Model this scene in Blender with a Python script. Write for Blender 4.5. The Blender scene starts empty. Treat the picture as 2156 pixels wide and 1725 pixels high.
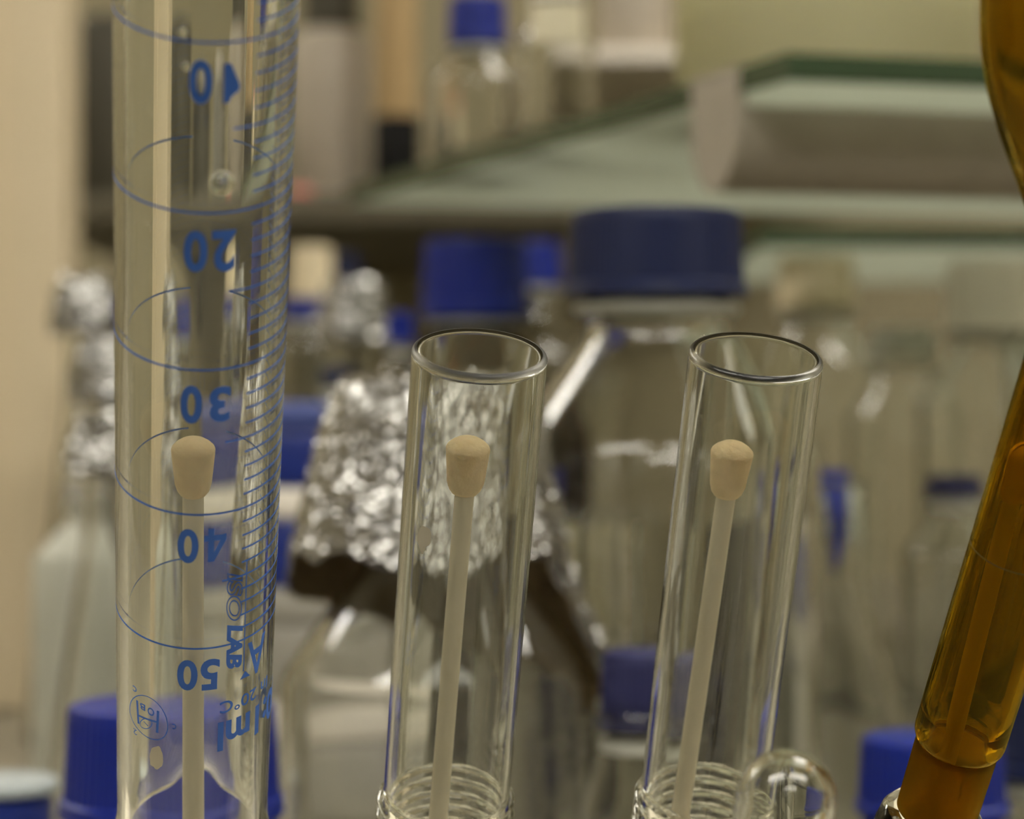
import bpy, bmesh, math, random
from mathutils import Vector, Matrix, noise as mnoise

C = bpy.context.scene.collection
PI = math.pi
F = 4900.0                    # focal length in pixels of the 2156 x 1725 frame
PX, PY = 1078.0, 862.5
CZ = 1.075                    # camera height
BENCH = 0.900                 # bench top
rnd = random.Random(7)

# ------------------------------------------------------------------ basics
def W(px, py, d):
    """world point at depth d (m) seen at pixel (px, py)"""
    return Vector(((px - PX) * d / F, d, CZ - (py - PY) * d / F))

def cam2w(v):                 # camera coordinates in mm -> world metres
    return Vector((v[0] / 1000, v[2] / 1000, CZ - v[1] / 1000))

def axis_of(lean, toward):    # 'up' direction of something that leans
    return Vector((lean, -toward, 1.0)).normalized()

def frame(origin, D):
    """matrix whose Z is D, X to the right, Y away from the camera"""
    D = D.normalized()
    X = (Vector((1, 0, 0)) - D * D.x).normalized()
    Y = D.cross(X)
    m = Matrix((X, Y, D)).transposed().to_4x4()
    m.translation = origin
    return m

def mesh_obj(name, bm, mat, parent=None, smooth=30, loc=None, mw=None):
    me = bpy.data.meshes.new(name)
    bmesh.ops.recalc_face_normals(bm, faces=bm.faces)
    bm.to_mesh(me); bm.free()
    if smooth is not None:
        me.polygons.foreach_set('use_smooth', [True] * len(me.polygons))
        me.set_sharp_from_angle(angle=math.radians(smooth))
    me.materials.append(mat)
    o = bpy.data.objects.new(name, me); C.objects.link(o)
    if parent: o.parent = parent
    if loc is not None: o.location = loc
    if mw is not None: o.matrix_world = mw
    return o

def tag(o, label=None, cat=None, group=None, kind=None):
    if label: o['label'] = label
    if cat: o['category'] = cat
    if group: o['group'] = group
    if kind: o['kind'] = kind
    return o

def thing(name, label, cat, loc=(0, 0, 0), mw=None, group=None):
    o = bpy.data.objects.new(name, None); C.objects.link(o)
    o.empty_display_size = 0.01
    if mw is not None: o.matrix_world = mw
    else: o.location = loc
    return tag(o, label, cat, group)

def structure(o):
    o['kind'] = 'structure'; return o

def lathe(bm, prof, seg=64, close=False, fn=None, jitter=None):
    """revolve (r, z) points round Z; fn(r, z, theta) may return a changed (r, z)"""
    rings = []
    for r, z in prof:
        if r < 1e-7:
            rings.append([bm.verts.new((0, 0, z))]); continue
        ring = []
        for i in range(seg):
            th = 2 * PI * i / seg
            rr, zz = fn(r, z, th) if fn else (r, z)
            ring.append(bm.verts.new((rr * math.sin(th), -rr * math.cos(th), zz)))
        rings.append(ring)
    pairs = list(zip(rings[:-1], rings[1:]))
    if close: pairs.append((rings[-1], rings[0]))
    for a, b in pairs:
        if len(a) == 1 and len(b) == 1: continue
        for i in range(seg):
            j = (i + 1) % seg
            if len(a) == 1: bm.faces.new((a[0], b[i], b[j]))
            elif len(b) == 1: bm.faces.new((a[i], a[j], b[0]))
            else: bm.faces.new((a[i], a[j], b[j], b[i]))
    return bm

def arc(cr, cz, r, a0, a1, n=6):
    return [(cr + r * math.cos(math.radians(a0 + (a1 - a0) * i / n)),
             cz + r * math.sin(math.radians(a0 + (a1 - a0) * i / n))) for i in range(n + 1)]

def box(bm, lo, hi, bev=0.0):
    v = bmesh.ops.create_cube(bm, size=1.0)['verts']
    for q in v:
        q.co = Vector([lo[i] + (q.co[i] + .5) * (hi[i] - lo[i]) for i in range(3)])
    if bev:
        es = list({e for q in v for e in q.link_edges})
        bmesh.ops.bevel(bm, geom=es, offset=bev, segments=3, affect='EDGES', profile=.5)
    return bm

def prism(bm, pts, z0, z1, bev=0):
    a = [bm.verts.new((x, y, z0)) for x, y in pts]
    b = [bm.verts.new((x, y, z1)) for x, y in pts]
    bm.faces.new(a); bm.faces.new(b)
    n = len(pts)
    for i in range(n):
        bm.faces.new((a[i], a[(i + 1) % n], b[(i + 1) % n], b[i]))
    if bev: bmesh.ops.bevel(bm, geom=bm.edges[:], offset=bev, segments=2, affect='EDGES')
    return bm

# ------------------------------------------------------------------ materials
def nodes_of(m):
    m.use_nodes = True
    nt = m.node_tree
    return nt, nt.nodes, nt.links

def srgb(r, g, b):
    f = lambda c: (c / 255 / 12.92) if c <= 10 else ((c / 255 + .055) / 1.055) ** 2.4
    return (f(r), f(g), f(b), 1)

def plain(name, col, rough=.5, metal=0, spec=.5, noise=0.0, scale=40, bump=0.0, trans=0, ior=1.46, sss=0, coat=0):
    m = bpy.data.materials.new(name)
    nt, N, L = nodes_of(m)
    p = N['Principled BSDF']
    p.inputs['Base Color'].default_value = col
    p.inputs['Roughness'].default_value = rough
    p.inputs['Metallic'].default_value = metal
    p.inputs['Specular IOR Level'].default_value = spec
    p.inputs['Transmission Weight'].default_value = trans
    p.inputs['IOR'].default_value = ior
    if coat: p.inputs['Coat Weight'].default_value = coat
    if sss:
        p.inputs['Subsurface Weight'].default_value = sss
        p.inputs['Subsurface Radius'].default_value = (.01, .008, .006)
        p.inputs['Subsurface Scale'].default_value = .3
    if noise or bump:
        tc = N.new('ShaderNodeTexCoord')
        nz = N.new('ShaderNodeTexNoise'); nz.inputs['Scale'].default_value = scale
        nz.inputs['Detail'].default_value = 5
        L.new(tc.outputs['Object'], nz.inputs['Vector'])
        if noise:
            mx = N.new('ShaderNodeMix'); mx.data_type = 'RGBA'
            mx.inputs['A'].default_value = tuple(c * (1 - noise) for c in col[:3]) + (1,)
            mx.inputs['B'].default_value = tuple(min(1, c * (1 + noise)) for c in col[:3]) + (1,)
            L.new(nz.outputs['Fac'], mx.inputs['Factor']); L.new(mx.outputs['Result'], p.inputs['Base Color'])
        if bump:
            b = N.new('ShaderNodeBump'); b.inputs['Strength'].default_value = bump; b.inputs['Distance'].default_value = .002
            L.new(nz.outputs['Fac'], b.inputs['Height']); L.new(b.outputs['Normal'], p.inputs['Normal'])
    return m

def glass(name, col=(1, 1, 1, 1), rough=0.0, ior=1.474, absorb=None, dens=0):
    m = bpy.data.materials.new(name)
    nt, N, L = nodes_of(m)
    out = N['Material Output']; N.remove(N['Principled BSDF'])
    g = N.new('ShaderNodeBsdfGlass')
    g.inputs['Color'].default_value = col; g.inputs['Roughness'].default_value = rough; g.inputs['IOR'].default_value = ior
    L.new(g.outputs[0], out.inputs['Surface'])
    if absorb:
        v = N.new('ShaderNodeVolumeAbsorption')
        v.inputs['Color'].default_value = absorb; v.inputs['Density'].default_value = dens
        L.new(v.outputs[0], out.inputs['Volume'])
    return m

def lamp_mat(name, col, strength):
    m = bpy.data.materials.new(name)
    nt, N, L = nodes_of(m)
    out = N['Material Output']; N.remove(N['Principled BSDF'])
    e = N.new('ShaderNodeEmission'); e.inputs['Color'].default_value = col; e.inputs['Strength'].default_value = strength
    L.new(e.outputs[0], out.inputs['Surface'])
    return m

M = {}
M['clear'] = glass('clear_glass', (.985, .99, .97, 1))
M['bottle'] = glass('bottle_glass', (.985, .987, .978, 1), ior=1.46)
M['amber'] = glass('amber_glass', (.74, .595, .12, 1), ior=1.48)
M['amber_frost'] = glass('ground_amber_glass', (.68, .51, .09, 1), rough=.38, ior=1.45)
M['amber_dark'] = glass('dark_amber_glass', (.20, .07, .012, 1), ior=1.48)
M['water'] = glass('water', (.99, 1, .99, 1), ior=1.333)
def pane_mat():
    m = bpy.data.materials.new('satin_shelf_glass'); nt, N, L = nodes_of(m)
    out = N['Material Output']; N.remove(N['Principled BSDF'])
    g = N.new('ShaderNodeBsdfGlass'); g.inputs['Color'].default_value = (.90, .95, .89, 1); g.inputs['Roughness'].default_value = .30
    tr = N.new('ShaderNodeBsdfTranslucent'); tr.inputs['Color'].default_value = (.47, .485, .415, 1)
    mx = N.new('ShaderNodeMixShader'); mx.inputs[0].default_value = .55
    L.new(g.outputs[0], mx.inputs[1]); L.new(tr.outputs[0], mx.inputs[2]); L.new(mx.outputs[0], out.inputs['Surface'])
    return m
M['pane'] = pane_mat()
M['pane_edge'] = plain('green_glass_edge', srgb(42, 60, 38), .25, trans=.25, ior=1.5)
def jar_mat(name, col, clear):
    m = bpy.data.materials.new(name); nt, N, L = nodes_of(m)
    p = N['Principled BSDF']; out = N['Material Output']
    p.inputs['Base Color'].default_value = col; p.inputs['Roughness'].default_value = .3
    tr = N.new('ShaderNodeBsdfTranslucent'); tr.inputs['Color'].default_value = col
    tp = N.new('ShaderNodeBsdfTransparent'); tp.inputs['Color'].default_value = col
    a = N.new('ShaderNodeMixShader'); a.inputs[0].default_value = .6
    b = N.new('ShaderNodeMixShader'); b.inputs[0].default_value = clear
    L.new(p.outputs[0], a.inputs[1]); L.new(tr.outputs[0], a.inputs[2])
    L.new(a.outputs[0], b.inputs[1]); L.new(tp.outputs[0], b.inputs[2]); L.new(b.outputs[0], out.inputs['Surface'])
    return m
M['ink'] = plain('blue_ink', (.046, .165, .66, 1), .6)
M['rod'] = plain('beige_plastic', srgb(230, 221, 200), .5, noise=.06, scale=300)
M['rubber'] = plain('cream_rubber', srgb(242, 218, 174), .65, noise=.10, scale=420, bump=.25, sss=.15)
M['blue'] = plain('blue_cap_plastic', srgb(0, 26, 116), .42)
M['navy'] = plain('dark_blue_cap_plastic', srgb(6, 20, 58), .42)
M['slate'] = plain('dull_blue_plastic', srgb(34, 36, 76), .5)
M['ash'] = plain('greyish_plastic', srgb(172, 162, 146), .45, noise=.1, scale=30)
M['white'] = plain('white_plastic', srgb(225, 218, 205), .4)
M['cream'] = plain('cream_plastic', srgb(214, 200, 168), .45)
M['grey'] = plain('grey_plastic', srgb(150, 146, 135), .5)
M['tan'] = plain('tan_card', srgb(168, 142, 100), .7, noise=.08, scale=60)
M['black'] = plain('black_plastic', srgb(8, 7, 6), .7, spec=.2)
M['dark'] = plain('dark_olive_plastic', srgb(62, 58, 44), .6)
M['brown'] = plain('dark_brown_wood', srgb(86, 80, 62), .6, noise=.2, scale=25)
M['pink'] = plain('pink_plastic', srgb(214, 130, 118), .5)
M['stain'] = plain('dried_water_stain', srgb(205, 198, 178), .8)
M['foil'] = plain('aluminium_foil', (.37, .365, .35, 1), .27, metal=1)
M['foil_inside'] = plain('shade_brown_foil_inside', srgb(140, 120, 86), .6)  # brown colour paints in the shade inside the foil cover
M['palelid'] = plain('pale_blue_grey_plastic', srgb(158, 166, 168), .4)
M['rail'] = plain('grey_painted_metal', srgb(158, 150, 136), .5, noise=.12, scale=60)
M['post'] = plain('beige_painted_metal', srgb(214, 198, 166), .5, noise=.03, scale=8)
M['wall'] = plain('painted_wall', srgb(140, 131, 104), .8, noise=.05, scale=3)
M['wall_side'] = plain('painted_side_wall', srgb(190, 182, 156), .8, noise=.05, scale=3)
M['ceil'] = plain('ceiling_board', srgb(225, 220, 205), .8, noise=.04, scale=30)
M['floor'] = plain('vinyl_floor', srgb(84, 80, 68), .5, noise=.15, scale=15)
M['bench'] = plain('bench_laminate', srgb(128, 122, 106), .35, noise=.05, scale=20)
M['yellow'] = jar_mat('yellowish_translucent_plastic', srgb(236, 234, 210), .35)
M['yliquid'] = jar_mat('pale_yellow_liquid', srgb(232, 228, 192), .4)
M['frost'] = plain('frosted_plastic', srgb(226, 226, 212), .45, trans=.55, ior=1.25)
M['lamp'] = lamp_mat('lamp_diffuser', (1, .95, .85, 1), 23.0)
M['label'] = plain('paper_label', srgb(214, 206, 178), .7)
M['olive'] = plain('olive_print', srgb(120, 112, 80), .7)

# ------------------------------------------------------------------ room
def slab(name, lo, hi, mat):
    return structure(mesh_obj(name, box(bmesh.new(), lo, hi), mat, smooth=None))
slab('floor', (-2.6, -2.6, -.05), (2.6, 2.5, 0), M['floor'])
slab('ceiling', (-2.6, -2.6, 2.6), (2.6, 2.5, 2.65), M['ceil'])
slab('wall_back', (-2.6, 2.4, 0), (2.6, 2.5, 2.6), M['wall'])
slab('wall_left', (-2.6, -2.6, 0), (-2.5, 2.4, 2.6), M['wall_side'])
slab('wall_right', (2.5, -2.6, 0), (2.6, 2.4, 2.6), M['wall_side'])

for k, (x, y, lab) in enumerate([(-.75, -.35, 'twin strip ceiling light above and left of the drying rack'),
                                 (.25, -1.85, 'twin strip ceiling light far behind the camera'),
                                 (-1.6, 2.05, 'twin strip ceiling light in the far left corner of the room'),
                                 (.75, -.40, 'added unseen twin strip fill light above and right of the drying rack'),  # extra fixture, added to fill the glassware fronts with light
                                 (1.05, 1.15, 'twin strip ceiling light over the right end of the bench')]):
    t = thing('ceiling_light', lab, 'light', (x, y, 2.6), group='ceiling lights')
    bm = bmesh.new(); box(bm, (-.62, -.20, -.05), (.62, .20, 0), .004)
    mesh_obj('housing', bm, M['white'], t)
    for s in (-1, 1):
        bm = bmesh.new(); box(bm, (-.60, s * .11 - .07, -.062), (.60, s * .11 + .07, -.0505), .004)
        mesh_obj('lamp_strip', bm, M['lamp'], t)

t = thing('lab_bench', 'pale laminate laboratory bench carrying the bottles', 'bench', (0, 1.33, 0))
bm = bmesh.new(); box(bm, (-1.6, -1.13, BENCH - .03), (1.9, 1.06, BENCH), .003); mesh_obj('worktop', bm, M['bench'], t)
for x in (-1.5, .1, 1.7):
    bm = bmesh.new(); box(bm, (x, -1.0, 0), (x + .08, 1.0, BENCH - .03), .003); mesh_obj('panel_leg', bm, M['grey'], t)

# ------------------------------------------------------------------ inverted graduated cylinder
RC = 12.75e-3; RI = 10.85e-3
cylO = cam2w((-42.1, -55.75, 320.4))          # centre of the 10 ml ring
cylD = axis_of(.102, .632)
S10 = 25.63e-3
cylM = frame(cylO, cylD); cylI = cylM.inverted()
cyl = thing('graduated_cylinder', 'tall clear graduated cylinder with blue scale, upside down on a peg', 'glassware', mw=cylM)
T_MOUTH = -5.93 * S10
T_BASE = 1.75 * S10
def spout(r, z, th):
    d = z - T_MOUTH
    k = max(0.0, 1 - d / .011) ** 1.7
    a = th - PI - .04
    g = math.exp(-(a / .27) ** 2)
    fl = .0007 * max(0.0, 1 - d / .006) ** 2
    w = 1.0 + .07 * mnoise.noise(Vector((math.cos(th) * 5, math.sin(th) * 5, z * 300)))
    return r + (.0062 * k * g + fl) * w, z - .0016 * k * g
tb = RC - RI
prof = []
n = 60
for i in range(n + 1):
    f = (i / n) ** 2
    prof.append((RC, T_MOUTH + .0007 + f * (T_BASE - T_MOUTH)))
outer = list(prof)
top_z = T_BASE + .0007
prof = outer + [(RC - .0008, top_z + .0006), (0, top_z + .0006)]
inner = [(0, top_z - .0022), (RI - .0025, top_z - .0022), (RI - .0006, top_z - .003), (RI, top_z - .005)]
for i in range(n + 1):
    f = 1 - i / n; f = f * f
    z = T_MOUTH + .0007 + f * (T_BASE - T_MOUTH)
    if z < top_z - .0055: inner.append((RI, z))
rim = arc((RC + RI) / 2, T_MOUTH + .0007, (RC - RI) / 2, 180, 360, 8)[1:-1]
bm = bmesh.new(); 
full = prof + inner + rim
lathe(bm, full[:len(prof)] + inner + rim + [full[0]], 144, fn=spout)
bmesh.ops.remove_doubles(bm, verts=bm.verts, dist=1e-6)
glass_body = mesh_obj('glass_body', bm, M['clear'], cyl, smooth=50)
bm = bmesh.new()
bz = top_z + .0006
lathe(bm, [(0, bz + .0002), (.012, bz + .0002), (.016, bz + .003), (.027, bz + .0075), (.0275, bz + .009), (.027, bz + .010), (0, bz + .010)], 64)
mesh_obj('foot', bm, M['clear'], cyl, smooth=40)

def hit(px, py, mi=None, mo=None, R=RC):
    """pixel -> (theta, t) on the near side of a leaning tube"""
    mi = mi or cylI
    o = mi @ Vector((0, 0, CZ)); d = (mi @ W(px, py, 1.0)) - o
    a = d.x ** 2 + d.y ** 2; b = o.x * d.x + o.y * d.y; c = o.x ** 2 + o.y ** 2 - R * R
    disc = b * b - a * c
    s = (-b - math.sqrt(max(disc, 0))) / a
    p = o + d * s
    return math.atan2(p.x, -p.y), p.z

RP = RC + .00004
def on(th, t, R=RP): return Vector((R * math.sin(th), -R * math.cos(th), t))

def ribbon(bm, pts, wid, R=RP, closed=False):
    """flat line of ink along (theta, t) points"""
    P = [Vector((a * R, b)) for a, b in pts]
    n = len(P); va = []
    for i in range(n):
        a = P[(i - 1) % n] if (closed or i) else P[0]
        b = P[(i + 1) % n] if (closed or i < n - 1) else P[-1]
        d = (b - a); d = d.normalized() if d.length else Vector((1, 0))
        nrm = Vector((-d.y, d.x)) * wid / 2
        va.append([bm.verts.new(on(q.x / R, q.y, R)) for q in (P[i] + nrm, P[i] - nrm)])
    for i in range(n if closed else n - 1):
        j = (i + 1) % n
        bm.faces.new((va[i][0], va[j][0], va[j][1], va[i][1]))

def dens(pts, m=10):
    out = []
    for a, b in zip(pts[:-1], pts[1:]):
        for i in range(m): out.append((a[0] + (b[0] - a[0]) * i / m, a[1] + (b[1] - a[1]) * i / m))
    return out + [pts[-1]]

def glyph_mesh(text, bold=.0, shear=0.0, outline=0.0):
    cu = bpy.data.curves.new('glyph', 'FONT'); cu.body = text; cu.size = 1; cu.resolution_u = 6
    cu.offset = bold; cu.shear = shear
    cu.fill_mode = 'NONE' if outline else 'FRONT'
    if outline:
        cu.bevel_depth = outline; cu.bevel_resolution = 0
    o = bpy.data.objects.new('glyph', cu); C.objects.link(o)
    dg = bpy.context.evaluated_depsgraph_get()
    ev = o.evaluated_get(dg); me = ev.to_mesh()
    bm = bmesh.new(); bm.from_mesh(me); ev.to_mesh_clear()
    bpy.data.objects.remove(o); bpy.data.curves.remove(cu)
    for v in bm.verts: v.co.z = 0
    return bm

def bounds(bm):
    xs = [v.co.x for v in bm.verts]; ys = [v.co.y for v in bm.verts]
    return min(xs), max(xs), min(ys), max(ys)

def add_text(dst, text, place, bold=.0, shear=0.0, outline=0.0, cuts=14):
    """place(u, v): unit glyph box coordinates -> (theta, t)"""
    g = glyph_mesh(text, bold, shear, outline)
    x0, x1, y0, y1 = bounds(g)
    for ax in (0, 1):
        lo, hi = ((x0, x1), (y0, y1))[ax]
        for i in range(1, cuts):
            c = Vector((0, 0, 0)); c[ax] = lo + (hi - lo) * i / cuts
            nrm = Vector((0, 0, 0)); nrm[ax] = 1
            bmesh.ops.bisect_plane(g, geom=g.verts[:] + g.edges[:] + g.faces[:], plane_co=c, plane_no=nrm)
    idx = {}
    for v in g.verts:
        th, t = place((v.co.x - x0) / (x1 - x0), (v.co.y - y0) / (y1 - y0))
        idx[v] = dst.verts.new(on(th, t))
    for f in g.faces:
        try: dst.faces.new([idx[v] for v in f.verts])
        except ValueError: pass
    g.free()

def add_one(dst, place):
    P = [(.58, 0), (1, 0), (1, 1), (.70, 1), (.5, .84), (0, .70), (0, .55), (.58, .66)]
    g = bmesh.new(); f = g.faces.new([g.verts.new((x, y, 0)) for x, y in P]); bmesh.ops.triangulate(g, faces=[f])
    idx = {v: dst.verts.new(on(*place(v.co.x, v.co.y))) for v in g.verts}
    for f in g.faces: dst.faces.new([idx[v] for v in f.verts])
    g.free()

def add_four(dst, place):
    for P in ([(.56, 0), (.82, 0), (.82, 1), (.56, 1)], [(0, .20), (1, .20), (1, .37), (0, .37)], [(0, .37), (.27, .37), (.62, .80), (.56, 1)]):
        n = 5; a, b, c, d = P
        g = [[dst.verts.new(on(*place(*[(a[k] * (1 - i / n) + b[k] * i / n) * (1 - j / n) + (d[k] * (1 - i / n) + c[k] * i / n) * j / n for k in (0, 1)]))) for i in range(n + 1)] for j in range(n + 1)]
        for j in range(n):
            for i in range(n): dst.faces.new((g[j][i], g[j][i + 1], g[j + 1][i + 1], g[j + 1][i]))

def flipped(px0, py0, px1, py1):
    """glyph turned upside down inside a pixel box on the near wall"""
    cyy = (py0 + py1) / 2; cxx = (px0 + px1) / 2
    a0, _ = hit(px0, cyy); a1, _ = hit(px1, cyy)
    _, t0 = hit(cxx, py0); _, t1 = hit(cxx, py1)
    return lambda u, v: (a1 + (a0 - a1) * u, t1 + (t0 - t1) * (1 - v))

def ml(v): return -S10 * (v - 10) / 10
# ring marks
for v in (10, 20, 30, 40, 50):
    bm = bmesh.new()
    gap = math.radians(15.5)
    pts = [(-PI + gap + (2 * PI - 2 * gap) * i / 120 - .02, ml(v)) for i in range(121)]
    ribbon(bm, pts, .00036)
    mesh_obj('ring_mark', bm, M['ink'], cyl)
bm = bmesh.new()
for v in range(2, 50):
    if v % 10 == 0: continue
    a0 = math.radians(24 if v % 5 == 0 else 38.5); a1 = math.radians(118)
    ribbon(bm, [(a0 + (a1 - a0) * i / 30, ml(v)) for i in range(31)], .00034)
mesh_obj('scale_ticks', bm, M['ink'], cyl)
# numerals: printed with the foot down, so they stand on their heads here
for v, boxes in {'10': [('1', 471, 133, 505, 216), ('0', 398, 126, 448, 219)],
                 '20': [('2', 446, 485, 496, 572), ('0', 387, 486, 437, 573)],
                 '30': [('3', 441, 814, 485, 888), ('0', 380, 812, 426, 892)],
                 '40': [('4', 430, 1113, 476, 1182), ('0', 374, 1114, 418, 1186)],
                 '50': [('5', 422, 1388, 462, 1453), ('0', 373, 1390, 416, 1454)]}.items():
    bm = bmesh.new()
    for ch, *b in boxes:
        if ch == '1': add_one(bm, flipped(*b))
        elif ch == '4': add_four(bm, flipped(*b))
        else: add_text(bm, ch, flipped(*b), bold=.012 if ch == '4' else .03)
    mesh_obj('numeral', bm, M['ink'], cyl)
# maker's name along the wall, letters on their side
def sideways(px, y0, y1, wpx):
    a0, _ = hit(px, (y0 + y1) / 2); a1, _ = hit(px + wpx, (y0 + y1) / 2)
    _, t0 = hit(px + wpx / 2, y0); _, t1 = hit(px + wpx / 2, y1)
    return lambda u, v: (a0 + (a1 - a0) * v, t0 + (t1 - t0) * u)
bm = bmesh.new()
add_text(bm, 'ISO', sideways(477, 1203, 1308, 33), shear=.3, outline=.022, bold=.02, cuts=8)
add_text(bm, 'LAB', sideways(477, 1312, 1408, 33), shear=.3, bold=.05, cuts=10)
mesh_obj('maker_name', bm, M['ink'], cyl)
bm = bmesh.new()
add_text(bm, 'A', flipped(521, 1345, 556, 1418), bold=.015)
a, t = hit(516, 1300)
ribbon(bm, dens([(a, hit(516, 1180)[1]), (a, hit(516, 1412)[1])]), .00018)
q = [hit(505, 1432), hit(516, 1413), hit(526, 1422)]
vs = [bm.verts.new(on(*p)) for p in q]; bm.faces.new(vs)
# "50:1ml" and "In 20 C" run round the wall
def around(a_left, t_mid, h, asp):
    wd = h * asp / RP
    return lambda u, v: (a_left + wd * (1 - u), t_mid + h * (.5 - v))
g = glyph_mesh('50:1ml', .03); x0, x1, y0, y1 = bounds(g); asp = (x1 - x0) / (y1 - y0); g.free()
a, t = hit(458, 1553)
hgt = abs(hit(464, 1522)[1] - hit(464, 1584)[1])
add_text(bm, '50:1ml', around(a, t, hgt, asp * .80), bold=.03, cuts=24)
g = glyph_mesh('In 20°C'); x0, x1, y0, y1 = bounds(g); asp = (x1 - x0) / (y1 - y0); g.free()
a, t = hit(463, 1492)
add_text(bm, 'In 20°C', around(a, t, .0026, asp), bold=.012, cuts=24)
mesh_obj('printed_text', bm, M['ink'], cyl)
# oval approval mark
bm = bmesh.new()
def line(pts, w, closed=False, m=6):
    hp = [hit(*p) for p in pts]
    if closed: ribbon(bm, hp, w, closed=True)
    else: ribbon(bm, dens(hp, m), w)
ov = []
for i in range(40):
    s = 2 * PI * i / 40; ex, ey = 52 * math.cos(s), 33 * math.sin(s); r = math.radians(56)
    ov.append((313.5 + ex * math.cos(r) - ey * math.sin(r), 1511 + ex * math.sin(r) + ey * math.cos(r)))
line(ov, .00016, True)
line([(289, 1475), (292, 1524)], .00042); line([(333, 1497), (331, 1543)], .00042); line([(291, 1506), (333, 1521)], .00036)
line([(307.5 + 12.5 * math.cos(2 * PI * i / 24), 1524 + 10.5 * math.sin(2 * PI * i / 24)) for i in range(24)], .00014, True)
line([(303, 1519), (312, 1529)], .00014)
add_text(bm, 'B', flipped(295, 1482, 306, 1495), bold=.02, cuts=4); add_text(bm, 'O', flipped(311, 1491, 325, 1507), bold=.02, cuts=4)
for ch, x, y in (('c', 284, 1451), ('c', 367, 1530), ('2', 285, 1541)):
    add_text(bm, ch, flipped(x - 4, y - 5.5, x + 4, y + 5.5), cuts=4)
mesh_obj('approval_mark', bm, M['ink'], cyl)
# dried stain
def blot(bm, px, py, rx, ry, seed, mi, R, off=.00003):
    c = hit(px, py, mi, None, R); vs = []
    for i in range(40):
        s = 2 * PI * i / 40
        k = 1 + .22 * mnoise.noise(Vector((math.cos(s) * 1.6, math.sin(s) * 1.6, seed)))
        vs.append(hit(px + rx * k * math.cos(s), py + ry * k * math.sin(s), mi, None, R))
    cv = bm.verts.new(on(c[0], c[1], R + off)); rv = [bm.verts.new(on(a, b, R + off)) for a, b in vs]
    for i in range(40): bm.faces.new((cv, rv[i], rv[(i + 1) % 40]))
bm = bmesh.new(); blot(bm, 329, 1596, 15, 24, 3.3, cylI, RC)
tag(mesh_obj('dried_stain', bm, M['stain'], cyl), 'whitish dried water spot')
# drops of water clinging to the wall
for px, py, r, lab in ((467, 383, 27, 'large round water drop on the cylinder between the 10 and the 20'),
                       (385, 66, 10, 'tiny water drop near the top edge of the picture, left of the 10'),
                       (392, 139, 9, 'tiny water drop just left of the zero of the 10'),
                       (553, 87, 8, 'tiny water drop at the right end of the 10 ml ring')):
    a, t = hit(px, py); rr = r * .33 / F
    bm = bmesh.new()
    bmesh.ops.create_uvsphere(bm, u_segments=32, v_segments=20, radius=rr)
    for v in bm.verts:
        v.co.y *= .8
        v.co.y = min(v.co.y, rr * .20)
        v.co.z *= 1.05
    c = on(a, t, RC + rr * .205)
    m = cylM @ Matrix.Translation(c) @ Matrix.Rotation(a, 4, 'Z')
    tag(mesh_obj('water_drop', bm, M['water'], mw=m), lab, 'water drop', 'water drops on the graduated cylinder')

# ------------------------------------------------------------------ drying pegs
def peg(tip_px, tip_py, d, lean, toward, length, label, rs=1.0):
    D = axis_of(lean, toward)
    m = frame(W(tip_px, tip_py, d), D)       # origin at the crease of the rubber cap
    t = thing('drying_peg', label, 'peg', mw=m @ Matrix.Translation((0, 0, -length)), group='drying rack pegs')
    bm = bmesh.new()
    rr = .00168 * rs
    lathe(bm, [(0, 0), (rr * 1.05, 0), (rr, length * .5), (rr, length - .0072), (0, length - .0072)], 32)
    mesh_obj('rod', bm, M['rod'], t)
    bm = bmesh.new()
    L = length
    pr = [(0, L + .00165), (.0010, L + .0016), (.0020, L + .00128), (.0029, L + .0007), (.00345, L + .00015), (.00358, L - .00025), (.00352, L - .0009),
          (.00328, L - .0035), (.0030, L - .0060), (.00262, L - .0072), (.0021, L - .0079), (.00172 * rs, L - .0081), (.0015, L - .0081)]
    lathe(bm, pr, 48, fn=lambda r, z, th: (r * (1 + .02 * mnoise.noise(Vector((math.sin(th) * 2, math.cos(th) * 2, z * 400 + tip_px)))), z))
    mesh_obj('rubber_tip', bm, M['rubber'], t, smooth=60)
    return t
peg(406.5, 938, .3660, .054, .40, .112, 'beige drying peg with cream rubber tip inside the graduated cylinder', 1.03)
peg(986, 940, .3720, .088, .40, .107, 'beige drying peg with cream rubber tip inside the middle tube', .95)
peg(1542, 949, .3820, .105, .40, .107, 'beige drying peg with cream rubber tip inside the right clear tube', .98)

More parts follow.
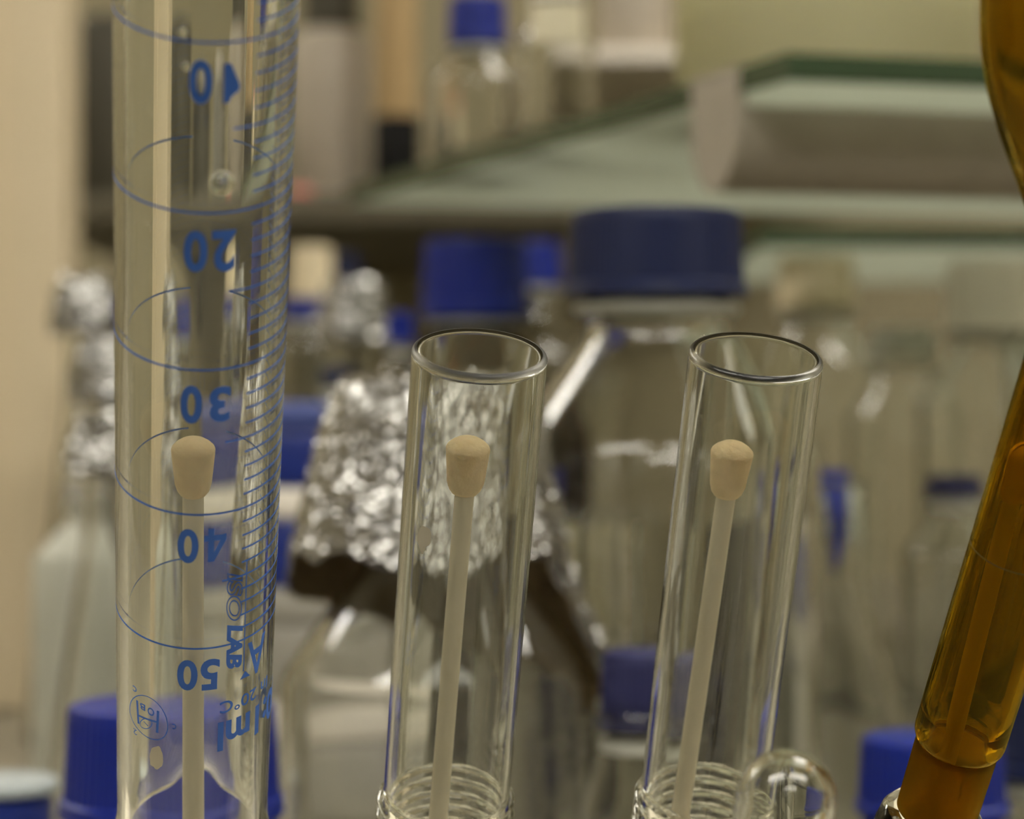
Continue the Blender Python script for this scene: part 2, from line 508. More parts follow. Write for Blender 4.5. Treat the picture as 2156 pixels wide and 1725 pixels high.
# ------------------------------------------------------------------ two inverted flat-bottomed screw tubes
def screw_tube(C0, lean, toward, R, label, rim):
    D = axis_of(lean, toward)
    m = frame(C0, D)
    t = thing('culture_tube', label, 'tube', mw=m, group='upside down screw tubes')
    wl = .00095; Ri = R - wl
    TH0, LEN = -.0800, -.1020
    def thr(r, z, th):
        if z > TH0 or z < LEN + .001: return r, z
        e = min(1, (TH0 - z) / .0012)
        ph = (z / .0027 + th / (2 * PI)) * 2 * PI
        s = max(0, math.sin(ph))
        return r + e * .0011 * s ** .8, z
    bm = bmesh.new()
    rc = .0008
    o = [(0, 0), (R - rc - .0006, 0), (R - rc - .0001, 0)] + arc(R - rc, -rc, rc, 90, 0, 7)
    o += [(R, -rc - .0001), (R, -rc - .0006), (R, -.02), (R, -.05), (R, TH0 + .0004)]
    k = 90
    o += [(R, TH0 + (LEN + .0012 - TH0) * i / k) for i in range(k + 1)]
    # the thread is on the outside, the bore stays smooth
    nouter = len(o)
    i_ = [(Ri, LEN), (Ri, TH0), (Ri, -.05), (Ri, -.02)] + [(Ri, -.0030), (Ri, -.0018)] + arc(Ri - .0005, -.0016, .0005, 0, 90, 6) + [(Ri - .0006, -.0011), (Ri - .0012, -.0011), (0, -.0011)]
    seg = 128
    full = o + [(R - .0004, LEN + .0002)] + i_
    cnt = [0]
    def fn(r, z, th): return thr(r, z, th) if r > R - 1e-5 else (r, z)
    lathe(bm, full, seg, fn=fn)
    o = mesh_obj('glass_body', bm, M['clear'], t, smooth=55)
    o.data.materials.append(rim)
    for p in o.data.polygons:
        c = p.center
        if c.z > -rc * 1.05 and math.hypot(c.x, c.y) > R - rc * 1.05: p.material_index = 1
    return t, m
R1 = .01072
tube1, m1 = screw_tube(cam2w((-5.05, -9.25, 365.6)), .0817, .408, R1, 'clear flat-bottomed glass tube upside down on the middle peg', glass('matt_rim', (1, 1, .99, 1), rough=.48))
bm = bmesh.new(); blot(bm, 893, 1131, 16, 22, 8.1, m1.inverted(), R1); blot(bm, 890, 1152, 6, 14, 2.1, m1.inverted(), R1, .00005)
tag(mesh_obj('dried_stain', bm, M['stain'], tube1), 'pale dried water spot')
R2 = .0108
tube2, m2 = screw_tube(cam2w((39.1, -8.95, 372.5)), .080, .395, R2, 'clear flat-bottomed glass tube upside down between the middle tube and the amber flask', glass('fire_polished_rim', (1, 1, .99, 1), rough=.30))

# small round-bottomed tube in front
m = frame(W(1656, 1684, .318), axis_of(.13, .40))
t = thing('test_tube', 'short clear round-bottomed test tube upside down at the lower edge, left of the amber flask', 'tube', mw=m)
R = .00690; wl = .0009
bm = bmesh.new()
lathe(bm, [(R * math.sin(PI / 2 * i / 14), R * math.cos(PI / 2 * i / 14)) for i in range(15)] + [(R, -.02), (R, -.060), (R - wl / 2, -.0606), (R - wl, -.060), (R - wl, -.02)]
      + [((R - wl) * math.sin(PI / 2 * i / 14), (R - wl * 1.3) * math.cos(PI / 2 * i / 14)) for i in range(14, -1, -1)], 80)
mesh_obj('glass_body', bm, M['clear'], t, smooth=60)
bm = bmesh.new(); lathe(bm, [(0, -.0048), (.0017, -.005), (.0021, -.0065), (.0021, -.09), (0, -.09)], 24)
tp = thing('drying_peg', 'thin peg inside the short round-bottomed test tube at the lower edge', 'peg', mw=m @ Matrix.Translation((0, 0, -.1)), group='drying rack pegs')
bm2 = bmesh.new(); lathe(bm2, [(0, .0), (.0017, .0), (.0017, .070), (0, .0712)], 24); mesh_obj('rod', bm2, M['rod'], tp); bm.free()

# ------------------------------------------------------------------ amber flask
fl_D = axis_of(.185, .53)
fl_O = W(2027, 1532, .372)
mF = frame(fl_O, fl_D); mFi = mF.inverted()
flask = thing('amber_flask', 'amber glass volumetric flask upside down on a peg at the right edge', 'flask', mw=mF)
Rn = .00742; wl = .0012
outer = [(.0062, -.0044)] + arc(Rn - .0030, -.0012, .0030, -80, 0, 8)[1:] + [(Rn, .002), (Rn, .03), (Rn, .055), (Rn, .068)]
bulb = [(.0078, 0.0759), (.0092, 0.0804), (.0122, 0.0864), (.0160, 0.0924), (.0200, 0.0984), (.0236, 0.1049), (.0262, 0.1119), (.0279, 0.1199), (.0284, 0.1289), (.0278, 0.1379), (.0258, 0.1479), (.0226, 0.1559), (.0185, 0.1629), (0, 0.1629)]
inn = [(max(r - wl, 0), z - (.0012 if r < 1e-6 or z > .154 else 0)) for r, z in reversed(bulb)]
inn += [(Rn - wl, .068), (Rn - wl, .055), (Rn - wl, .03), (Rn - wl, .003), (Rn - wl - .0004, .0012), (.0057, .0002), (.0054, -.0020), (.0054, -.0044)]
def smoothp(p, it=2):
    for _ in range(it):
        q = [p[0]]
        for a, b in zip(p[:-1], p[1:]):
            q += [(a[0] * .75 + b[0] * .25, a[1] * .75 + b[1] * .25), (a[0] * .25 + b[0] * .75, a[1] * .25 + b[1] * .75)]
        q.append(p[-1]); p = q
    return p
bm = bmesh.new()
lathe(bm, smoothp(outer + bulb[:-1], 2) + [bulb[-1]] + [inn[0]] + smoothp(inn[1:], 2) + [smoothp(outer + bulb[:-1], 2)[0]], 112)
bmesh.ops.remove_doubles(bm, verts=bm.verts, dist=1e-6)
mesh_obj('glass_body', bm, M['amber'], flask, smooth=60)
bm = bmesh.new()
ro = .00668
lathe(bm, [(ro - .0002, -.0030), (ro, -.0032), (ro * .985, -.016), (ro * .96, -.0285), (ro * .78, -.0285), (ro * .80, -.016), (ro * .81, -.0048), (ro - .0002, -.0030)], 80)
tag(mesh_obj('ground_joint', bm, M['amber_frost'], flask, smooth=40), 'matt ground amber joint')
bm = bmesh.new()
lathe(bm, [(ro * .985, -.0170), (ro + .0010, -.0173), (ro + .0022, -.0190), (ro + .0026, -.0215), (ro + .0026, -.0265), (ro * 1.0, -.0265), (ro * .987, -.0170)], 80)
tag(mesh_obj('collar', bm, M['clear'], flask, smooth=50), 'clear shiny collar round the joint')
bm = bmesh.new()
tm = hit(2040, 1147, mFi, None, Rn)[1] - .0012
tt = hit(2050, 1155, mFi, None, Rn)[1]
ribbon(bm, [(-PI + .45 + (2 * PI - .9) * i / 90, tt) for i in range(91)], .00022, R=Rn + .00004)
M['mark'] = plain('dull_green_ink', srgb(92, 80, 30), .6)
mesh_obj('fill_mark', bm, M['mark'], flask)
peg(2152, 950, .3560, .150, .42, .112, 'drying peg glimpsed through the amber flask neck', .95)

# ------------------------------------------------------------------ rack below the frame
rb = axis_of(.09, .40)
mR = frame(W(1130, 1725, .405) - rb * .062 + Vector((.01, .0, 0)), rb)
rack = thing('drying_rack', 'pale sloping drying rack board holding the pegs', 'rack', mw=mR)
bm = bmesh.new(); box(bm, (-.16, -.035, -.012), (.16, .06, -.004), .002); mesh_obj('board', bm, M['rod'], rack)
for x in (-.13, .13):
    p = mR @ Vector((x, 0, -.014))
    bm = bmesh.new(); box(bm, (p.x - .008, p.y - .03, BENCH), (p.x + .008, p.y + .03, p.z - .006), .002)
    f = mesh_obj('foot', bm, M['rod'], rack); f.matrix_parent_inverse = mR.inverted()

# ------------------------------------------------------------------ bottles
def cap_bm(R, h, ribs=60, taper=.96, flange=True, dome=.0):
    bm = bmesh.new()
    seg = ribs * 4
    pr = [(0, h + dome), (R * taper - .002, h), (R * taper - .0006, h - .0006), (R * taper, h - .002)]
    nz = 8
    hb = h * (.16 if flange else 0)
    pr += [(R * (taper + (1 - taper) * i / nz), h - .002 - (h - .002 - hb) * i / nz) for i in range(1, nz + 1)]
    if flange: pr += [(R * 1.035, hb - .0006), (R * 1.05, 0)]
    pr += [(R * .9, 0), (R * .88, h - .004), (0, h - .004)]
    def rib(r, z, th):
        if r > R * taper - 1e-4 and r <= R * 1.001 and z < h - .0018:
            return r - .00045 * (.5 + .5 * math.cos(th * ribs)), z
        return r, z
    lathe(bm, pr, seg, fn=rib)
    return bm

def bottle(px, d, Rb, H, Rn, label, cat='bottle', capR=None, caph=.026, capmat='blue', mat='bottle', base=BENCH, neck=.028, shoulder=None,
           ribs=60, liquid=None, liqmat='water', name='reagent_bottle', group='screw-cap bottles', ring=True, seg=72, dome=.0, y=None, flange=True):
    p = Vector(((px - PX) * d / F, d, base))
    t = thing(name, label, cat, p, group=group)
    sh = shoulder or Rb * .75
    zs = H - caph * .9 - neck * .45          # foot of the neck
    wl = min(.0028, Rb * .07)
    o = [(0, .002), (Rb * .72, .002), (Rb * .80, 0), (Rb * .92, .0008), (Rb * .985, .004), (Rb, .009), (Rb, .02)]
    o += [(Rb, (zs - sh) * .6 + .01), (Rb, zs - sh)]
    for i in range(1, 9):
        a = i / 8
        s = .5 - .5 * math.cos(PI * a)
        o.append((Rb + (Rn - Rb) * (s * .55 + a * .45), zs - sh + sh * (a * .72 + .28 * s)))
    o += [(Rn, zs + .003), (Rn + .0016, zs + .005), (Rn + .0016, zs + .0075), (Rn, zs + .009), (Rn - .001, H - .004), (Rn - .002, H - .003)]
    i_ = [(max(r - wl, 0), z + (wl if z < .01 else 0)) for r, z in reversed(o[:-1])]
    i_ = [q for q in i_ if q[0] <= Rb - wl + 1e-9]
    bm = bmesh.new(); lathe(bm, o + i_, seg)
    mesh_obj('glass_body', bm, M[mat], t, smooth=45)
    if capR:
        c = mesh_obj('screw_cap', cap_bm(capR, caph, ribs, flange=flange, dome=dome), M[capmat], t, smooth=35, loc=(0, 0, H - caph))
    if ring and capR:
        bm = bmesh.new(); z0 = H - caph - .0055
        lathe(bm, [(Rn + .0004, z0), (capR * .93, z0 - .0003), (capR * .97, z0 + .0015), (capR * .93, z0 + .0032), (Rn + .0004, z0 + .003), (Rn + .0004, z0)], 48)
        mesh_obj('pouring_ring', bm, M[capmat if capmat in ('blue', 'navy') and d < .7 else 'frost'], t)
    if liquid:
        e = .0002
        pr = [(0, .004 + wl), (Rb * .8, .0042 + wl), (Rb - wl - e - .002, .007), (Rb - wl - e, .012), (Rb - wl - e, min(liquid, zs - sh)), (0, min(liquid, zs - sh))]
        bm = bmesh.new(); lathe(bm, pr, seg); mesh_obj('liquid', bm, M[liqmat], t, smooth=40)
    return t

def ink_patch(t, R, th0, th1, z0, z1, mat='ink'):
    bm = bmesh.new(); n = 12
    a = [[bm.verts.new(((R + .0003) * math.sin(th0 + (th1 - th0) * i / n), -(R + .0003) * math.cos(th0 + (th1 - th0) * i / n), z)) for i in range(n + 1)] for z in (z0, z1)]
    for i in range(n): bm.faces.new((a[0][i], a[0][i + 1], a[1][i + 1], a[1][i]))
    mesh_obj('printed_panel', bm, M[mat], t)

# large bottle with navy cap
b = bottle(1382, .722, .0505, .2365, .0215, 'large clear bottle with dark navy screw cap behind the two tubes', capR=.0273, caph=.0265, capmat='navy', neck=.030, ribs=72, seg=96, dome=.0012, liquid=.142)
ink_patch(b, .0505, -.72, -.62, .150, .158, 'slate')
# bottle with foil over its mouth
fb = bottle(922, .640, .0434, .176, .0205, 'clear glass bottle with crumpled foil wrapped over its mouth', name='foil_covered_bottle', group=None, seg=96, neck=.055, shoulder=.034, caph=.018)
def foil_cover(parent, H, rtop, skirt, rad, name='foil_cover', nz=64, seg=220, seed=1.0, amp=.0014):
    bm = bmesh.new()
    rings = [[bm.verts.new((0, 0, H + .0006))]]
    for j in range(1, 9):
        r = rtop * j / 8
        rings.append([bm.verts.new((r * math.sin(2 * PI * i / seg), -r * math.cos(2 * PI * i / seg), H + .0012 * mnoise.noise(Vector((r * 180 * math.sin(2 * PI * i / seg), r * 180 * math.cos(2 * PI * i / seg), seed))))) for i in range(seg)])
    for j in range(1, nz + 1):
        ring = []
        for i in range(seg):
            th = 2 * PI * i / seg
            zb = skirt(th) + .004 * mnoise.noise(Vector((math.cos(th) * 3, math.sin(th) * 3, seed + 5)))
            z = H - (H - zb) * j / nz
            r = rad(z, th)
            v = Vector((math.sin(th) * r, -math.cos(th) * r, z))
            c1 = mnoise.cell_vector(v * 260 + Vector((seed, 0, 0)))
            dist, _ = mnoise.voronoi(v * 300 + Vector((seed * 3, 0, 0)))
            dist2, _ = mnoise.voronoi(v * 640 + Vector((seed * 3, 4, 0)))
            k = min(1, j / 3)
            dr = amp * k * (1.3 * (dist[1] - dist[0]) - .5 + .55 * (dist2[1] - dist2[0])) + amp * .5 * k * mnoise.noise(v * 90)
            dr *= 1 + .9 * max(0, math.sin(th)) * min(1, max(0, (H - z - .02) / .02))
            r2 = r + dr
            ring.append(bm.verts.new((math.sin(th) * r2, -math.cos(th) * r2, z + amp * .6 * k * mnoise.noise(v * 200 + Vector((9, 9, 9))))))
        rings.append(ring)
    for a, b in zip(rings[:-1], rings[1:]):
        for i in range(seg):
            j = (i + 1) % seg
            if len(a) == 1: bm.faces.new((a[0], b[i], b[j]))
            else: bm.faces.new((a[i], a[j], b[j], b[i]))
    bmesh.ops.triangulate(bm, faces=bm.faces)
    o = mesh_obj(name, bm, M['foil'], parent, smooth=18)
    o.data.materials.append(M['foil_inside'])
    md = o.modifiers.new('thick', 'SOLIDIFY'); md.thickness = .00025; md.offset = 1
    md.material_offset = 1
    return o
def f_skirt(th):                       # th 0 faces the camera, + to the right
    y = math.cos(th)
    s = .1385 - .004 * max(0, y) - .006 * math.exp(-((th - .1) / .35) ** 2)
    k = min(1.0, max(0.0, (th - 1.0) / .30)) * min(1.0, max(0.0, (4.95 - th) / .35))   # the far side hangs lower
    side = .5 + .5 * math.sin(th)
    return s - k * (.016 + .030 * side)
def lerp_tab(tab, x):
    if x >= tab[0][0]: return tab[0][1]
    for (a, u), (b, v) in zip(tab[:-1], tab[1:]):
        if x >= b: return u + (v - u) * (a - x) / (a - b)
    return tab[-1][1]
F_L = [(.186, .0255), (.183, .0270), (.172, .0315), (.158, .0350), (.148, .0380), (.138, .0400), (.120, .0425), (.100, .0462), (.085, .047)]
F_R = [(.186, .0255), (.183, .0270), (.172, .0300), (.157, .0315), (.131, .0365), (.118, .0425), (.104, .0478), (.085, .049)]
def f_rad(z, th):
    q = .5 + .5 * math.sin(th)
    return lerp_tab(F_L, z) * (1 - q) + lerp_tab(F_R, z) * q
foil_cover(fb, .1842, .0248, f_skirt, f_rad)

# bright blue cap, lower left
bottle(362, .568, .0285, .1035, .0190, 'small bottle with bright blue ribbed cap behind the graduated cylinder', capR=.0262, caph=.0268, capmat='blue', neck=.012, shoulder=.018, ribs=64, seg=80, dome=.0004)
# lower right pair
bottle(1962, .620, .0230, .0880, .0145, 'small bottle with blue cap behind the amber flask joint', capR=.0196, caph=.0200, capmat='blue', neck=.012, shoulder=.012, ribs=48)
bottle(2262, .700, .0300, .0920, .0190, 'bottle with dark blue cap at the lower right edge behind the amber flask', capR=.0272, caph=.0260, capmat='navy', neck=.012, shoulder=.015)
# dull blue cap between foil bottle and the right tube
bottle(1352, .615, .0165, .1115, .0110, 'slim bottle with dull dark blue cap beside the foil covered bottle', capR=.0112, caph=.0210, capmat='slate', neck=.014, shoulder=.018, ribs=40)
# amber bottle with blue cap, behind
bottle(1000, 1.18, .0500, .2605, .0215, 'dark amber bottle with bright blue cap behind the foil covered bottle', capR=.0268, caph=.0385, capmat='blue', mat='amber_dark', neck=.030, shoulder=.055)
bottle(1112, 1.58, .0480, .2880, .0215, 'far bottle whose blue cap shows between the amber bottle and the navy cap', capR=.0230, caph=.0285, capmat='blue', neck=.040)

def small_bottle(px, top, d, capw, caph_px, bodyw, label, capmat='blue', mat='bottle', base=BENCH, **k):
    z = CZ - (top - PY) * d / F
    return bottle(px, d, bodyw / 2 * d / F, z - base, capw * .40 * d / F, label, capR=capw / 2 * d / F, caph=caph_px * d / F, capmat=capmat, mat=mat, base=base, seg=48, ribs=36, **k)

# left group between post and cylinder
small_bottle(283, 628, 1.30, 132, 78, 260, 'clear bottle with blue cap half hidden by the left wall of the cylinder', neck=.02)
small_bottle(215, 792, 1.10, 110, 55, 190, 'clear bottle with dull blue cap right of the beige post', capmat='slate', neck=.02)
t = small_bottle(185, 1010, .98, 100, 40, 230, 'frosted plastic bottle with grey cap at the foot of the beige post', capmat='grey', mat='frost', neck=.02)
def foil_ball(px, py, d, r, label, base):
    z = CZ - (py - PY) * d / F
    H = z - base
    p = Vector(((px - PX) * d / F, d, base))
    t = thing('conical_flask', label, 'flask', p, group='foil-capped conical flasks')
    Rb = r * 1.9
    o = [(0, .002), (Rb * .9, .0), (Rb, .005), (Rb * .95, .014), (r * .62, H * .72), (r * .58, H - .004)]
    i_ = [(max(a - .002, 0), b + (.002 if b < .006 else 0)) for a, b in reversed(o)]
    bm = bmesh.new(); lathe(bm, o + i_, 48); mesh_obj('glass_body', bm, M['bottle'], t, smooth=40)
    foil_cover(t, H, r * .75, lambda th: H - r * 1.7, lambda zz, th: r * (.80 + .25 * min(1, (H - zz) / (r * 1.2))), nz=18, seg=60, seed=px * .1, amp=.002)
foil_ball(178, 585, 1.22, .0170, 'foil-capped flask with bright glint next to the beige post', BENCH)
foil_ball(222, 715, 1.02, .0150, 'foil-capped flask half hidden by the cylinder under the blue cap', BENCH)
foil_ball(222, 870, .90, .0140, 'lowest foil-capped flask left of the cylinder', BENCH)
foil_ball(745, 590, 1.36, .0210, 'foil-capped flask above the crumpled foil cover and left of the amber bottle', BENCH)
# blue caps in the far middle
small_bottle(640, 630, 1.45, 95, 40, 120, 'far bottle with violet-blue cap just right of the cylinder', capmat='blue', neck=.02)
small_bottle(728, 535, 1.70, 55, 58, 100, 'far slim bottle with blue cap under the end of the glass shelf', capmat='navy', neck=.02)
small_bottle(842, 658, 1.00, 58, 62, 92, 'slim bottle with small blue cap left of the amber bottle', capmat='blue', neck=.02)
small_bottle(712, 772, 1.15, 78, 40, 150, 'clear bottle with blue cap above the blue boxes', capmat='navy', neck=.015)
small_bottle(655, 520, 1.60, 92, 105, 110, 'far bottle with tall cream cap beside the cylinder', capmat='cream', neck=.02)

# stacked tip boxes
def tip_box(px0, px1, y0, y1, d, label, mb, mlid, depth=.11):
    a = W(px0, y1, d); b = W(px1, y0, d)
    w = b.x - a.x; h = b.z - a.z
    t = thing('pipette_tip_box', label, 'box', ((a.x + b.x) / 2, d, a.z), group='stacked tip boxes')
    bm = bmesh.new(); box(bm, (-w / 2, 0, 0), (w / 2, depth, h * .68), .003); mesh_obj('base', bm, M[mb], t)
    bm = bmesh.new(); box(bm, (-w / 2 - .001, -.001, h * .68 + .0002), (w / 2 + .001, depth + .001, h - .0002), .003); mesh_obj('lid', bm, M[mlid], t)
M['boxblue'] = plain('dark_blue_box_plastic', srgb(22, 40, 112), .4)
M['boxslate'] = plain('hazy_blue_lid', srgb(70, 82, 140), .35)
d = .98
yb = PY + (CZ - BENCH) * F / d
tip_box(432, 800, 1480, yb, d, 'lowest tip box of the stack, grey with pale lid', 'grey', 'white')
tip_box(432, 800, 1240, 1480, d, 'grey tip box second from the bottom of the stack', 'grey', 'grey')
tip_box(432, 800, 1028, 1240, d, 'blue tip box with pale lid in the middle of the stack', 'boxblue', 'white')
tip_box(432, 790, 845, 1028, d, 'topmost blue tip box with hazy blue lid', 'boxblue', 'boxslate')

# jar, lower left corner
p = W(8, 1640, .70); hj = p.z - BENCH
t = thing('lidded_jar', 'squat dark jar with pale blue-grey lid in the lower left corner', 'jar', (p.x, p.y, BENCH))
bm = bmesh.new(); lathe(bm, [(0, 0), (.0135, 0), (.0145, .002), (.0145, hj - .006), (.012, hj - .004), (0, hj - .004)], 48); mesh_obj('body', bm, M['boxblue'], t)
bm = bmesh.new(); lathe(bm, [(0, hj), (.0155, hj), (.0162, hj - .001), (.0162, hj - .003), (.015, hj - .0038), (0, hj - .0038)], 48); mesh_obj('lid', bm, M['palelid'], t)

# beige post
a = W(-70, 862, 1.35); b = W(132, 862, 1.35)
t = thing('support_post', 'beige upright post at the left edge running from bench to ceiling', 'post', ((a.x + b.x) / 2, 1.38, BENCH))
w = (b.x - a.x) / 2
bm = bmesh.new(); box(bm, (-w, -.03, 0), (w, .03, 2.6 - BENCH), .003); mesh_obj('upright', bm, M['post'], t)
bm = bmesh.new(); box(bm, (-w + .012, -.034, .002), (-w + .02, -.0302, 2.6 - BENCH - .002), .001); mesh_obj('trim_strip', bm, M['post'], t)

# ------------------------------------------------------------------ glass shelf with its rail
def pane_edges(o):
    o.data.materials.append(M['pane_edge'])
    for p in o.data.polygons: p.material_index = 1 if abs(p.normal.z) < .5 else 0
hT = CZ + .1228; hB = hT - .0095
fd = Vector((.966, .259)); sd = Vector((-.358, .934))
c0 = Vector((W(1650, 110, .80).x + .0015, .80))
sh = thing('glass_shelf', 'thick green-edged glass shelf on a grey rail at upper right', 'shelf', (c0.x, c0.y, hB))
loc = lambda v: Vector((v.x, v.y)) - c0
A = c0; B = c0 + fd * .75; D_ = c0 + sd * .52; E_ = B + Vector((-.10, .47))
bm = bmesh.new(); prism(bm, [tuple(loc(q)) for q in (A, B, E_, D_)], 0, .0095)
pane_edges(mesh_obj('glass_pane', bm, M['pane'], sh, smooth=None))
# rail: flat top, rounded belly
r0 = Vector((.0842, .836)); rh0 = CZ + .1093 - hB; rh1 = CZ + .0795 - hB; rd = .0385
def rail_prof(n=16):
    pts = [(0, rh0), (rd, rh0)]
    for i in range(n + 1):
        a_ = PI * i / n
        pts.append((rd / 2 + rd / 2 * math.cos(a_), rh0 - .003 + (rh1 - rh0 + .003) * math.sin(a_)))
    return pts
def extrude_prof(bm, pts, o, along, across, L):
    ra = [bm.verts.new((o.x + across.x * u, o.y + across.y * u, v)) for u, v in pts]
    rb_ = [bm.verts.new((o.x + across.x * u + along.x * L, o.y + across.y * u + along.y * L, v)) for u, v in pts]
    bm.faces.new(ra); bm.faces.new(rb_)
    n = len(pts)
    for i in range(n): bm.faces.new((ra[i], ra[(i + 1) % n], rb_[(i + 1) % n], rb_[i]))
bm = bmesh.new(); extrude_prof(bm, rail_prof(), loc(r0), fd, sd, .70); mesh_obj('rail', bm, M['rail'], sh, smooth=40)
bm = bmesh.new()
ec = [(u + (u - rd / 2) * .02, (v if v < rh0 - .001 else rh0 + .0140)) for u, v in rail_prof()]
extrude_prof(bm, ec, loc(r0) - fd * .0034, fd, sd, .0030); mesh_obj('end_plate', bm, M['rail'], sh, smooth=40)
bm = bmesh.new(); q = loc(r0 + fd * .66); box(bm, (q.x - .02, q.y, BENCH - hB), (q.x + .02, q.y + .03, rh1 + .004), .003); mesh_obj('post', bm, M['rail'], sh)

# things on the glass shelf
cx_, cz_ = W(1745, 100, .94).x, .945
t = thing('plastic_jar', 'wide yellowish translucent jar standing on the glass shelf', 'jar', (cx_, cz_, hT))
R = .0615
bm = bmesh.new(); lathe(bm, [(0, .001), (R * .86, .0003), (R * .95, .003), (R, .010), (R, .10), (R * .97, .108), (R * .8, .112), (R * .8, .135), (R * .77, .135), (R * .77, .11), (R * .94, .104), (R - .002, .098), (R - .002, .011), (R * .93, .005), (0, .003)], 80)
mesh_obj('body', bm, M['yellow'], t, smooth=40)
bm = bmesh.new(); lathe(bm, [(0, .0035), (R * .92, .0055), (R - .0025, .012), (R - .0025, .034), (0, .034)], 80); mesh_obj('liquid', bm, M['yliquid'], t)
bm = bmesh.new(); lathe(bm, [(0, .150), (R * .84, .150), (R * .86, .148), (R * .86, .122), (R * .82, .122), (R * .82, .146), (0, .146)], 64); mesh_obj('lid', bm, M['white'], t)
small_bottle(1005, -5, 1.16, 122, 98, 205, 'small clear bottle with blue cap on the far left of the glass shelf', base=hT, neck=.008, shoulder=.018)
t = small_bottle(1172, -70, 1.06, 110, 70, 165, 'clear bottle with square paper label on the glass shelf', base=hT, capmat='white', neck=.010, shoulder=.016)
ink_patch(t, 165 / 2 * 1.06 / F, -.75, .75, .042, .060, 'label')

# ------------------------------------------------------------------ far shelves on the back wall
def board(name, px0, px1, y0, y1, d, depth, mat, label):
    a = W(px0, y1, d); b = W(px1, y0, d)
    o = thing(name, label, 'shelf', ((a.x + b.x) / 2, d, a.z))
    w = (b.x - a.x) / 2
    bm = bmesh.new(); box(bm, (-w, 0, 0), (w, depth, b.z - a.z), .002); mesh_obj('board', bm, M[mat], o)
    for s in (-.8, .8):
        bm = bmesh.new(); box(bm, (s * w - .01, depth - .03, -.06), (s * w + .01, depth, -.0005), .002); mesh_obj('bracket', bm, M[mat], o)
    return b.z
z1 = board('wall_shelf', 40, 1210, 408, 470, 1.75, .65, 'brown', 'dark wooden shelf on the back wall left of the glass shelf')
z2 = board('wall_shelf', 1150, 1950, 100, 132, 1.95, .45, 'white', 'white shelf board on the back wall behind the yellowish jar')
def onshelf(px0, px1, y0, d, z, label, name, mat, cat, top=None, topmat=None, botmat=None, bot=None, roundy=True):
    """container standing on the far shelf: body, optional dark top cap or base"""
    xc = ((px0 + px1) / 2 - PX) * d / F; r = (px1 - px0) / 2 * d / F
    H = CZ - (y0 - PY) * d / F - z
    t = thing(name, label, cat, (xc, d, z))
    zb = 0
    if bot:
        zb = bot * d / F
        bm = bmesh.new(); lathe(bm, [(0, 0), (r * 1.08, 0), (r * 1.12, .002), (r * 1.12, zb - .002), (r * 1.05, zb), (0, zb)], 40); mesh_obj('base_cup', bm, M[botmat], t)
    zt = H - (top * d / F if top else 0)
    bm = bmesh.new(); lathe(bm, [(0, zb), (r * .95, zb), (r, zb + .004), (r, zt - .012), (r * .92, zt - .004), (r * .7, zt), (0, zt)], 48); mesh_obj('body', bm, M[mat], t)
    if top:
        bm = bmesh.new(); lathe(bm, [(0, zt + .0003), (r * .72, zt + .0003), (r * .72, H - .001), (r * .68, H), (0, H)], 40); mesh_obj('cap', bm, M[topmat], t)
onshelf(615, 782, -60, 1.85, z1, 'greyish white plastic bottle with dark cap on the far wooden shelf', 'plastic_bottle', 'ash', 'bottle', top=125, topmat='dark')
onshelf(790, 880, -140, 1.80, z1, 'tan cardboard tube with black base on the far wooden shelf', 'card_tube', 'tan', 'tube', bot=172, botmat='black')
onshelf(896, 930, 215, 1.80, z1, 'short pinkish vial beside the black base of the tan tube', 'vial', 'cream', 'vial', top=20, topmat='pink')
onshelf(135, 330, 40, 1.85, z1, 'dark olive canister on the far shelf right of the beige post', 'canister', 'dark', 'canister')
onshelf(345, 470, 150, 1.85, z1, 'dark jar with grey lid seen through the top of the cylinder', 'jar', 'dark', 'jar', top=40, topmat='grey')
onshelf(498, 590, 120, 1.9, z1, 'grey bottle behind the cylinder scale on the far shelf', 'plastic_bottle', 'grey', 'bottle', top=40, topmat='white')
onshelf(600, 660, 395, 1.78, z1, 'tiny pink tub on the shelf edge right of the cylinder', 'tub', 'pink', 'tub')
onshelf(1255, 1415, -120, 2.0, z2, 'greyish white drum on the white wall shelf', 'drum', 'ash', 'drum')

# ------------------------------------------------------------------ right background
a = W(1600, 480, 1.38); b = W(2500, 520, 1.38)
t = thing('glass_shelf', 'lower glass shelf far behind the right tube', 'shelf', (a.x, 1.38, b.z))
bm = bmesh.new(); box(bm, (0, 0, 0), (b.x - a.x, .40, a.z - b.z)); pane_edges(mesh_obj('glass_pane', bm, M['pane'], t, smooth=None))
for x, y0_ in ((.002, .37), (b.x - a.x - .02, .02)):
    bm = bmesh.new(); box(bm, (x, y0_, BENCH - b.z), (x + .012, .39, -.0003), .002); mesh_obj('side_panel', bm, M['frost'], t)
small_bottle(1718, 540, 1.42, 165, 110, 250, 'clear bottle with cream cap under the lower glass shelf', capmat='cream', neck=.03)
small_bottle(2085, 548, 1.25, 190, 150, 300, 'clear bottle with white cap behind the amber flask', capmat='white', neck=.03)
small_bottle(1900, 690, 1.365, 150, 60, 230, 'clear bottle with frosted cap between the cream-capped and white-capped bottles', capmat='frost', neck=.03)
small_bottle(2010, 1000, .98, 120, 45, 220, 'clear bottle with dull blue cap left of the amber flask neck', capmat='slate', neck=.02)
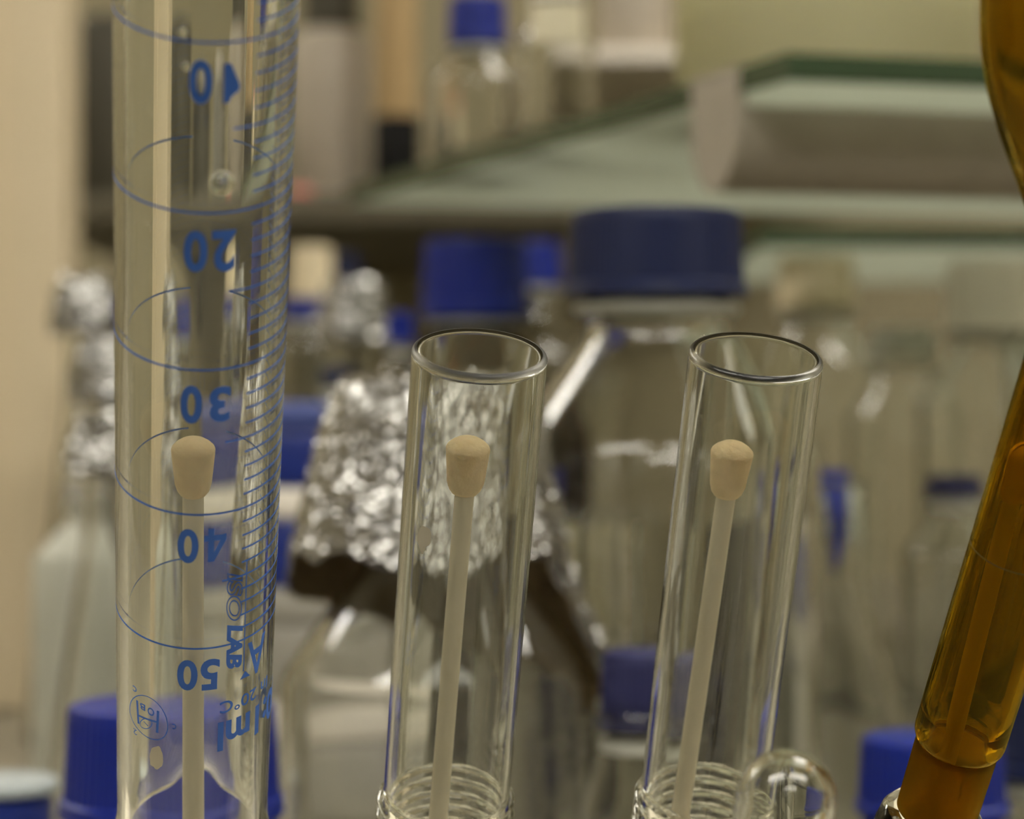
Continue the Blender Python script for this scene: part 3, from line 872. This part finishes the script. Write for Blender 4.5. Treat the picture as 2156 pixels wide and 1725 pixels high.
# flask with blue spatula
p = Vector(((1752 - PX) * .90 / F, .90, BENCH))
t = thing('conical_flask', 'open clear flask holding a blue spatula right of the large bottle', 'flask', p, group='conical flasks')
H = CZ - (1010 - PY) * .90 / F - BENCH
o = [(0, .002), (.036, 0), (.040, .004), (.039, .014), (.016, H * .62), (.0125, H * .74), (.0125, H - .002), (.0145, H), (.0135, H)]
i_ = [(max(a_ - .0018, 0), b_ + (.002 if b_ < .006 else 0)) for a_, b_ in reversed(o[:-2])]
bm = bmesh.new(); lathe(bm, o + i_, 64); mesh_obj('glass_body', bm, M['bottle'], t, smooth=45)
k = .90 / F
zt = H + .006
pts = [(1712, 990), (1786, 990), (1788, 1100), (1782, 1135), (1762, 1205), (1750, 1205), (1748, 1110), (1740, 1035), (1714, 1018)]
bm = bmesh.new()
q = [((x - 1752) * k, CZ - (y - PY) * k) for x, y in pts]
fa = [bm.verts.new((x, -.0012, z)) for x, z in q]; fb_ = [bm.verts.new((x, .0012, z)) for x, z in q]
bm.faces.new(fa); bm.faces.new(fb_)
for i in range(len(q)): bm.faces.new((fa[i], fa[(i + 1) % len(q)], fb_[(i + 1) % len(q)], fb_[i]))
bmesh.ops.bevel(bm, geom=bm.edges[:], offset=.0006, segments=2, affect='EDGES')
tag(mesh_obj('spatula', bm, M['blue'], loc=(p.x, p.y, 0)), 'blue plastic spatula with bent top standing in the clear flask', 'spatula')

# ------------------------------------------------------------------ light, camera
sc = bpy.context.scene
w = bpy.data.worlds.new('World'); sc.world = w; w.use_nodes = True
w.node_tree.nodes['Background'].inputs['Color'].default_value = (.80, .72, .54, 1)
w.node_tree.nodes['Background'].inputs['Strength'].default_value = .05

cam = bpy.data.cameras.new('Camera'); co = bpy.data.objects.new('Camera', cam); C.objects.link(co)
co.location = (0, 0, CZ); co.rotation_euler = (PI / 2, 0, 0)
cam.sensor_width = 36; cam.lens = F * 36 / 2156
cam.clip_start = .02; cam.clip_end = 20
cam.dof.use_dof = True; cam.dof.focus_distance = .373; cam.dof.aperture_fstop = cam.lens / 5.6
sc.camera = co

sc.view_settings.view_transform = 'Standard'; sc.view_settings.look = 'None'
sc.view_settings.gamma = 1; sc.view_settings.exposure = 0.12
cy = sc.cycles
cy.max_bounces = 13; cy.transmission_bounces = 13; cy.glossy_bounces = 5; cy.diffuse_bounces = 3; cy.transparent_max_bounces = 8
cy.caustics_reflective = False; cy.caustics_refractive = True; cy.blur_glossy = .3
cy.sample_clamp_indirect = 4.0; cy.use_adaptive_sampling = True; cy.adaptive_threshold = .12; cy.adaptive_min_samples = 16; cy.use_denoising = True
try: cy.denoiser = 'OPENIMAGEDENOISE'
except Exception: pass
